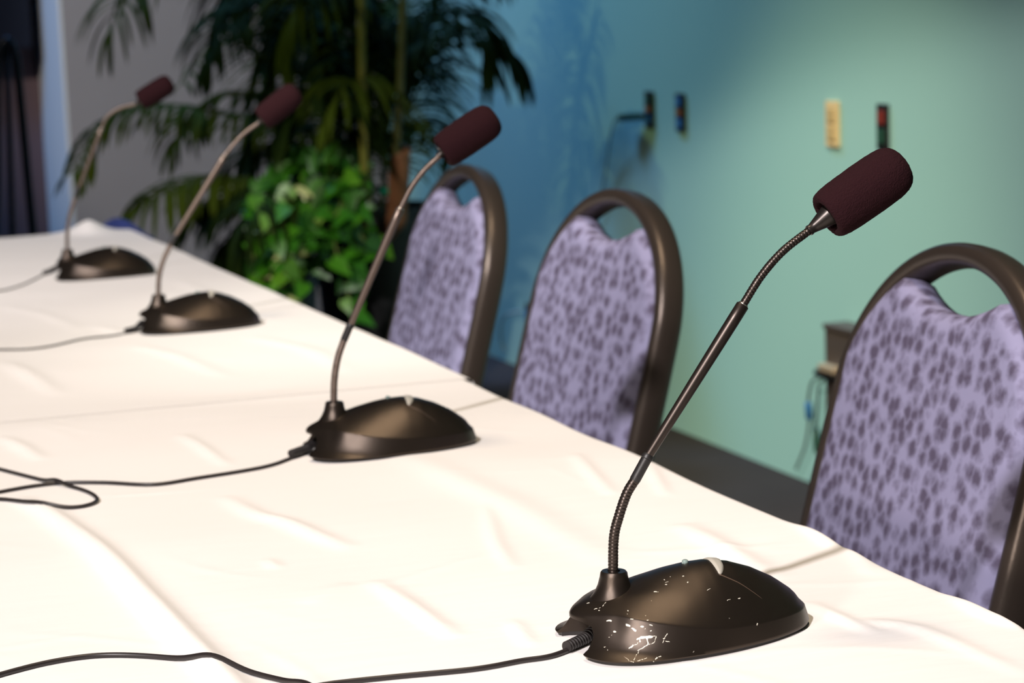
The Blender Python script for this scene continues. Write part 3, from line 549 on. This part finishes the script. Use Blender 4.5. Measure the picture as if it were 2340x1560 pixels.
    z = np.array([cloth_z(d['o'][0]+p[0]*ca-p[1]*sa, d['o'][1]+p[0]*sa+p[1]*ca)-t.location.z for p in P]); z += r
    for k in range(len(P)):
        dd = np.hypot(P[:max(0, k-25), 0]-P[k, 0], P[:max(0, k-25), 1]-P[k, 1])
        if len(dd) and dd.min() < .022: z[k] += .0038*math.exp(-(dd.min()/.010)**2)
    z = np.convolve(np.pad(z, 3, mode='edge'), np.ones(7)/7, 'valid')
    z[:8] += np.linspace(.0045, 0, 8)
    P[:, 2] = z
    cb_ = obj('cable', *sweep([tuple(p) for p in P], r, 10), M['cable'], t)
    # ribbed strain relief around its first centimetres
    Pr = [Vector(p) for p in P if True]; acc = 0; Q = [Pr[0]]
    for k in range(1, len(Pr)):
        acc += (Pr[k]-Pr[k-1]).length; Q.append(Pr[k])
        if acc > .031: break
    dq = (Q[0]-Q[1]).normalized(); Q = [Q[0]+dq*.012]+Q
    Qr, LQ = resample([tuple(q) for q in Q], .0004); Qr[:, 2] = np.maximum(Qr[:, 2]+.0008, .0040)
    o = obj('strain_relief', *sweep([tuple(q) for q in Qr], lambda s: (.0044-.0009*s/LQ)*(1 if (s/.0028) % 1 < .6 else .72), 18), M['rubber'], cb_)
    sharp(o, 40)
    return t
ML = ['nearest gooseneck microphone with chipped and scratched black base, maroon foam tip',
      'second gooseneck microphone from the front, with a looped black cable to its left',
      'third gooseneck microphone from the front, base just beyond the seam of the cloths',
      'farthest gooseneck microphone, nearest the blue-lit wall end']
for i, d in enumerate(D['MICS']): microphone(i, d, ML[i])

# ------------------------------------------------------------------ chairs
AL = math.radians(15)
def chair(yc, label, turn=0):
    # origin on the floor; local -x faces the table, back plane leans AL
    XT = 1.0; t = thing('banquet_chair', label, 'chair', (XT, yc, 0), math.radians(turn), 'banquet chairs along the table')
    topz = TZ+.18
    ev = Vector((-math.sin(AL), 0, -math.cos(AL))); n = Vector((-math.cos(AL), 0, math.sin(AL)))      # n points to the front
    def Pt(u, v, k=0): return Vector((0, u, topz))+ev*v+n*k
    a, b = .190, .150; tw, td = .0105, .0165
    path = [(a-.012, .66), (a-.006, .50), (a, .36), (a+.001, .24)]
    arc = [(a*math.cos(q)**1.0, b+.011-b*math.sin(q)) for q in np.linspace(.0, math.pi, 15)]
    arc = [(u*(1.0), v) for u, v in arc]
    full = path+arc+[(-u, v) for u, v in path[::-1]]
    P = [Pt(p[0], p[1]) for p in cr(full, 6)]
    obj('back_frame', *sweep(P, 1.0, 20, sect=(tw, td, tuple(n))), M['frame'], t)
    # cushion
    ai, bi = a-tw+.003, b-tw+.004
    def vtop(u):
        au = abs(u); arch = b+.011-bi*math.sqrt(max(0, 1-(u/ai)**2))
        if au < .088: sco = .062-.020*(au/.088)**2.2
        else: sco = .042-(au-.088)*.35
        return max(arch, sco)
    NU, NV = 44, 60; V = []; F = []; vb = .52
    for side in (0, 1):
        for i in range(NU+1):
            u = ai*math.sin(math.pi/2*(2*i/NU-1)); vt = vtop(u)
            for j in range(NV+1):
                q = j/NV; v = vt+(vb-vt)*(q**1.25)
                wgt = min(ai*1.0-abs(u), 1) ; dist = min(wgt, v-vt, vb-v)
                fall = math.sqrt(max(0, 1-(1-min(dist/.020, 1))**2))
                k = (.004+.017*fall+.003*math.cos(u/ai*1.5)) if side == 0 else -.010-.002*fall
                if dist <= 1e-9: k = .002
                V.append(Pt(u, v, k))
    m_ = (NU+1)*(NV+1)
    for s in (0, 1):
        for i in range(NU):
            for j in range(NV):
                q = [s*m_+i*(NV+1)+j, s*m_+(i+1)*(NV+1)+j, s*m_+(i+1)*(NV+1)+j+1, s*m_+i*(NV+1)+j+1]
                F.append(tuple(q if s else q[::-1]))
    o = obj('back_cushion', V, F, M['fabric'], t); fixnormals(o, 1e-6)
    # seat, seat frame, legs
    zs = .40; xb = -.135
    bevelled('seat_frame', (xb-.40, xb+.015, -.185, .185, zs-.012, zs+.012), M['frame'], t, .006)
    o = bevelled('seat', (xb-.415, xb-.005, -.20, .20, zs+.012, zs+.062), M['fabric'], t, .022, 5)
    o.data.polygons.foreach_set('use_smooth', [True]*len(o.data.polygons))
    for sy in (-1, 1):
        obj('leg', *sweep([(xb-.37, sy*.165, zs-.01), (xb-.395, sy*.180, 0)], .0115, 12), M['frame'], t)
        pb = Pt(sy*(a-.012), .655)
        obj('leg', *sweep([tuple(pb+Vector((-.01, -sy*.0, .04))), tuple(pb), (pb.x+.03, pb.y, pb.z-.06), (.075, sy*.185, 0)], .0115, 12), M['frame'], t)
    return t
chair(1.612, 'nearest banquet chair, lavender blossom-patterned back, cut by the right edge of the picture', -5.5)
chair(2.385, 'middle one of the three lavender banquet chairs, beside the nearest microphone stem')
chair(2.945, 'farthest of the three lavender banquet chairs, nearest the potted palm', -2)

# ------------------------------------------------------------------ wall fittings
def wall_plate(y, z, label, m, ins, wd=.028, hh=.05):
    t = thing('wall_plate', label, 'wall socket', (XW, y, z), 0)
    bevelled('plate', (-.007, 0, -wd, wd, -hh, hh), m, t, .002)
    for (z0, z1, mm) in ins: bevelled('socket_insert', (-.011, -.006, -wd*.55, wd*.55, z0, z1), M[mm], t, .0015)
    return t
S = D['SOCK']
t = wall_plate(*S[0], 'black wall socket plate with a cable plugged in, leftmost in the row', M['black'], [(-.040, -.014, 'bluep'), (-.006, .008, 'orangep'), (.014, .040, 'greenp')])
wall_plate(*S[1], 'black wall socket plate with nothing plugged in, right of the plugged one', M['black'], [(-.042, -.016, 'bluep'), (-.007, .007, 'orangep'), (.016, .040, 'bluep')])
wall_plate(*S[2], 'yellowish ivory wall plate', M['ivory'], [(-.036, -.004, 'ivorydark'), (.004, .036, 'ivorydark')], .030, .052)
wall_plate(*S[3], 'black wall plate with a red mark, right of the ivory plate', M['black'], [(.006, .036, 'redp'), (-.036, -.004, 'greenp')], .024, .05)
t = wall_plate(S[4][0], S[4][1], 'low dark wall socket above the floor between two chairs', M['black'], [(-.02, .02, 'bluep')], .024, .04)
def wire(pts, off, r, name, label, m, plug=None):
    P = [(XW-o_, y, z) for (y, z), o_ in zip(pts, off)]
    t = thing(name, label, 'cable', P[0])
    loc = [tuple(Vector(p)-Vector(P[0])) for p in P]
    obj('wire', *sweep([tuple(p) for p in cr(loc, 8)], r, 10), m, t)
    if plug:
        a, b, rr, mm = plug
        d = Vector(loc[b])-Vector(loc[a]); obj('plug', *sweep([Vector(loc[a]), Vector(loc[a])+d*.1, Vector(loc[a])+d*.9, Vector(loc[b])], [rr*.6, rr, rr, rr*.6], 14), M[mm], t)
    return t
c = D['CW3']; wire(c, [.012, .035, .03, .02, .015, .012], .0022, 'plugged_cable', 'thin grey cable hanging from the leftmost black wall socket', M['greywire'], (0, 1, .011, 'greenp'))
c = D['CW4']; wire(c, [.012, .04, .04, .03], .004, 'looped_wire', 'pale wire looping down from the low wall socket', M['palewire'])
(y0, z0), (y1, z1) = D['CAB']
bx = thing('brown_cabinet', 'plain brown low cabinet against the wall behind the nearest chair', 'cabinet', (XW-.005, y0-.24, 0))
bevelled('cabinet_body', (-.06, 0, -.24, .24, .03, z0-.012), M['brown'], bx, .002)
bevelled('cabinet_top', (-.064, 0, -.243, .243, z0-.012, z0), M['brown'], bx, .002)
bevelled('plinth', (-.052, 0, -.23, .23, 0, .03), M['black'], bx, .002)
yc_, zc_ = D['CONN'][0]
j = bevelled('cable_clamp', (-.085, -.060, yc_-.045-(y0-.24), yc_+.03-(y0-.24), zc_-.004, zc_+.014), M['brass'], bx, .004); j['label'] = 'small brass-coloured clamp on the cabinet front'
bevelled('clamp_block', (-.082, -.060, yc_-.05-(y0-.24), yc_+.055-(y0-.24), zc_-.018, zc_-.004), M['black'], bx, .003)
wire(D['CW1'], [.06, .055, .045, .04, .035, .03], .0035, 'hanging_cable', 'grey-green cable with blue plug hanging beside the brown cabinet', M['greywire'], (2, 3, .0085, 'bluep'))
wire(D['CW2'], [.06, .05, .03, .02, .02, .015], .0035, 'hanging_cable', 'second grey-green cable beside the brown cabinet, with a dark green plug', M['greywire'], (3, 4, .008, 'greenp'))

# ------------------------------------------------------------------ palm and pothos
def pot(parent, x, y, r, h):
    v, f = lathe([(0, 0), (0, r*.72), (.01, r*.74), (h*.88, r*.95), (h*.885, r*1.0), (h-.006, r*1.02), (h, r*1.0), (h, r*.93), (h-.05, r*.90), (h-.05, 0)], (x, y, 0), (0, 0, 1), 56)
    o = obj('pot', v, f, M['pot'], parent); fixnormals(o); sharp(o, 40)
    v, f = lathe([(h-.045, r*.9), (h-.035, r*.6), (h-.03, 0)], (x, y, 0), (0, 0, 1), 32); obj('soil', v, f, M['soil'], parent)
PX, PY = 1.716, 5.955
palm = thing('potted_palm', 'tall feathery palm in a black pot in the corner behind the table', 'potted plant', (PX, PY, 0))
def rel(p): return Vector(p)-Vector((PX, PY, 0))
pot(palm, 0, 0, .185, .61)
for pts, r, k in D['CANES']:
    P = cr([tuple(rel(p)) for p in pts], 8)
    bot = Vector(P[0]); P = [Vector((bot.x*.5, bot.y*.5, .55))]+[Vector(p) for p in P if p[2] > .6]
    ring = 0.0
    V, F = sweep([tuple(p) for p in resample([tuple(p) for p in P], .01)[0]], (lambda s, r=r: r*(1.06 if (s/.07) % 1 < .12 else 1)), 12)
    o = obj('trunk' if k == 2 else 'cane', V, F, M['trunk'] if k == 2 else (M['cane'] if k else M['canegreen']), palm)
v, f = lathe([(0, .040), (.002, .046), (.014, .046), (.016, .040)], tuple(rel(D['CANES'][5][0][1]) + Vector((-.01, 0, .035))), (0, 0, 1), 24)
o = obj('plant_tie', v, f, M['tie'], palm); o['label'] = 'green plastic tie around the trunk'
def frond(pts, LL, n, dark, seed):
    rs = random.Random(seed)
    Pc = cr([tuple(rel(p)) for p in pts], 10); Q, L = resample(Pc, L_STEP(pts)); Q = [Vector(q) for q in Q]
    parts = [sweep([tuple(q) for q in Q], [.0045*(1-.8*i/len(Q))+.0008 for i in range(len(Q))], 6)]
    nn = len(Q)
    for i in range(n):
        t = .12+.88*i/(n-1); f_ = t*(nn-1); k = min(int(f_), nn-2); p = Q[k].lerp(Q[k+1], f_-k); tg = (Q[min(k+1, nn-1)]-Q[max(k-1, 0)]).normalized()
        up_ = Vector((0, 0, 1)); sd = tg.cross(up_)
        if sd.length < .2: sd = tg.cross(Vector((.5, 1, 0)))
        sd.normalize()
        ln = LL*(.55+.6*math.sin(math.pi*(t*.85+.12)))*rs.uniform(.85, 1.15)
        for s in (-1, 1):
            d0 = (sd*s*.75+tg*.65+Vector((0, 0, .15))+Vector((rs.uniform(-.1, .1), rs.uniform(-.1, .1), rs.uniform(-.1, .1)))).normalized()
            wd = rs.uniform(.0065, .0095); pos = p.copy(); d = d0.copy(); K = 6; V = []; F = []
            for j in range(K+1):
                q = j/K; w_ = wd*(math.sin(math.pi*min(1, q*.93+.07))**.6)*(1 if q < 1 else .05)
                sv = d.cross(up_)
                if sv.length < .15: sv = d.cross(tg)
                sv.normalize(); nv = sv.cross(d).normalized()
                V += [pos-sv*w_-nv*w_*.35, pos+nv*w_*.2, pos+sv*w_-nv*w_*.35]
                pos = pos+d*(ln/K); d = (d+Vector((0, 0, -1))*(.30+.25*q)).normalized()
            for j in range(K):
                a = j*3; F += [(a, a+1, a+4, a+3), (a+1, a+2, a+5, a+4)]
            parts.append((V, F))
    v, f = merge(*parts)
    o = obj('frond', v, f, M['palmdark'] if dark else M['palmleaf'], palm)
    return o
def L_STEP(pts): return .02
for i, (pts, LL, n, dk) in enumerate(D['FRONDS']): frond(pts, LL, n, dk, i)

PO = (1.33, 5.60)
po = thing('trailing_pothos', 'bright green trailing pothos vine hanging in front of the black palm pot', 'potted plant', (PO[0], PO[1], 0))
def relp(p): return Vector(p)-Vector((PO[0], PO[1], 0))
pot(po, 0, 0, .12, .50)
def heart(p, d, nrm, sz):
    d = d.normalized(); sd = nrm.cross(d).normalized(); nrm = d.cross(sd)
    out = [(-.10, 0), (-.22, .22), (-.12, .42), (.12, .50), (.40, .40), (.68, .22), (1.0, 0)]
    V = [p+d*sz*.0, ]; 
    mid = [p+d*sz*(x) - nrm*sz*.12*x*x for x in (-.08, .12, .4, .7, 1.0)]
    V = mid[:]; L_ = []; R_ = []
    for x, y in out[1:-1]:
        L_.append(len(V)); V.append(p+d*sz*x+sd*sz*y*.8+nrm*sz*(.14*y-.12*x*x))
        R_.append(len(V)); V.append(p+d*sz*x-sd*sz*y*.8+nrm*sz*(.14*y-.12*x*x))
    F = []
    for S_, fl in ((L_, 0), (R_, 1)):
        q = [(0, S_[0], S_[1]), (0, S_[1], S_[2], 1), (1, S_[2], S_[3], 2), (2, S_[3], S_[4], 3), (3, S_[4], 4)]
        F += [tuple(a[::-1]) if fl else a for a in q]
    return V, F
rs = random.Random(11)
for vi, pts in enumerate(D['VINES']):
    start = Vector((rs.uniform(-.05, .05), rs.uniform(-.05, .05), .46)); first = relp(pts[1])
    P = [tuple(start), tuple(start.lerp(first, .5)+Vector((0, 0, .10)))]+[tuple(relp(p)) for p in pts[1:]]
    Q, L = resample(cr(P, 8), .012)
    st = obj('vine', *sweep([tuple(q) for q in Q], .0022, 6), M['vine'], po)
    parts = []
    n = int(L/.020)+2
    for i in range(n):
        q = Vector(Q[min(len(Q)-1, int(len(Q)*(i+.5)/n))])
        for rep in range(1+(rs.random() < .45)):
            off = Vector((rs.uniform(-1, 1), rs.uniform(-1.2, .4), rs.uniform(-.6, .9)))*.045; p = q+off
            d = Vector((rs.uniform(-1, 1), rs.uniform(-.8, .2), rs.uniform(-1, .1))); nr = Vector((rs.uniform(-.6, .2), rs.uniform(-1, -.2), rs.uniform(.2, 1)))
            parts.append(heart(p, d, nr, rs.uniform(.040, .068)))
            parts.append(sweep([tuple(q), tuple(q.lerp(p, .5)+Vector((0, 0, .008))), tuple(p)], .0011, 5))
    v, f = merge(*parts)
    o = obj('leaves', v, f, M['pothos'], st)

# ------------------------------------------------------------------ far left corner
ez = thing('folding_stand', 'dark tubular stand with a rounded hairpin top at the left edge', 'stand', (.80, 6.64, 0))
pl = [(-.155, 0, 0), (-.060, 0, .55), (-.020, 0, 1.00), (-.004, 0, 1.085), (.014, 0, 1.11), (.030, 0, 1.085), (.040, 0, 1.00), (.052, 0, .55), (.075, 0, 0)]
obj('hairpin_frame', *sweep([tuple(p) for p in cr(pl, 8)], .0125, 14), M['navymetal'], ez)
obj('rear_leg', *sweep([(.014, .01, 1.09), (.014, .35, 0)], .009, 12), M['navymetal'], ez)
obj('crossbar', *sweep([(-.075, 0, .42), (.055, 0, .42)], .008, 10), M['navymetal'], ez)
sp = thing('hanging_screen', 'dark navy panel hanging at the top left corner of the room', 'panel', (.80, 8.40, 0))
bevelled('panel', (-.32, .318, -.02, .02, 1.075, 4.0), M['navymetal'], sp, .004)
bevelled('top_rail', (-.33, .33, -.025, .025, 4.0, 4.03), M['steel'], sp, .004)
for sx in (-.25, .25): obj('hanging_wire', *sweep([(sx, 0, 4.03), (sx, 0, 4.6)], .002, 6), M['steel'], sp)
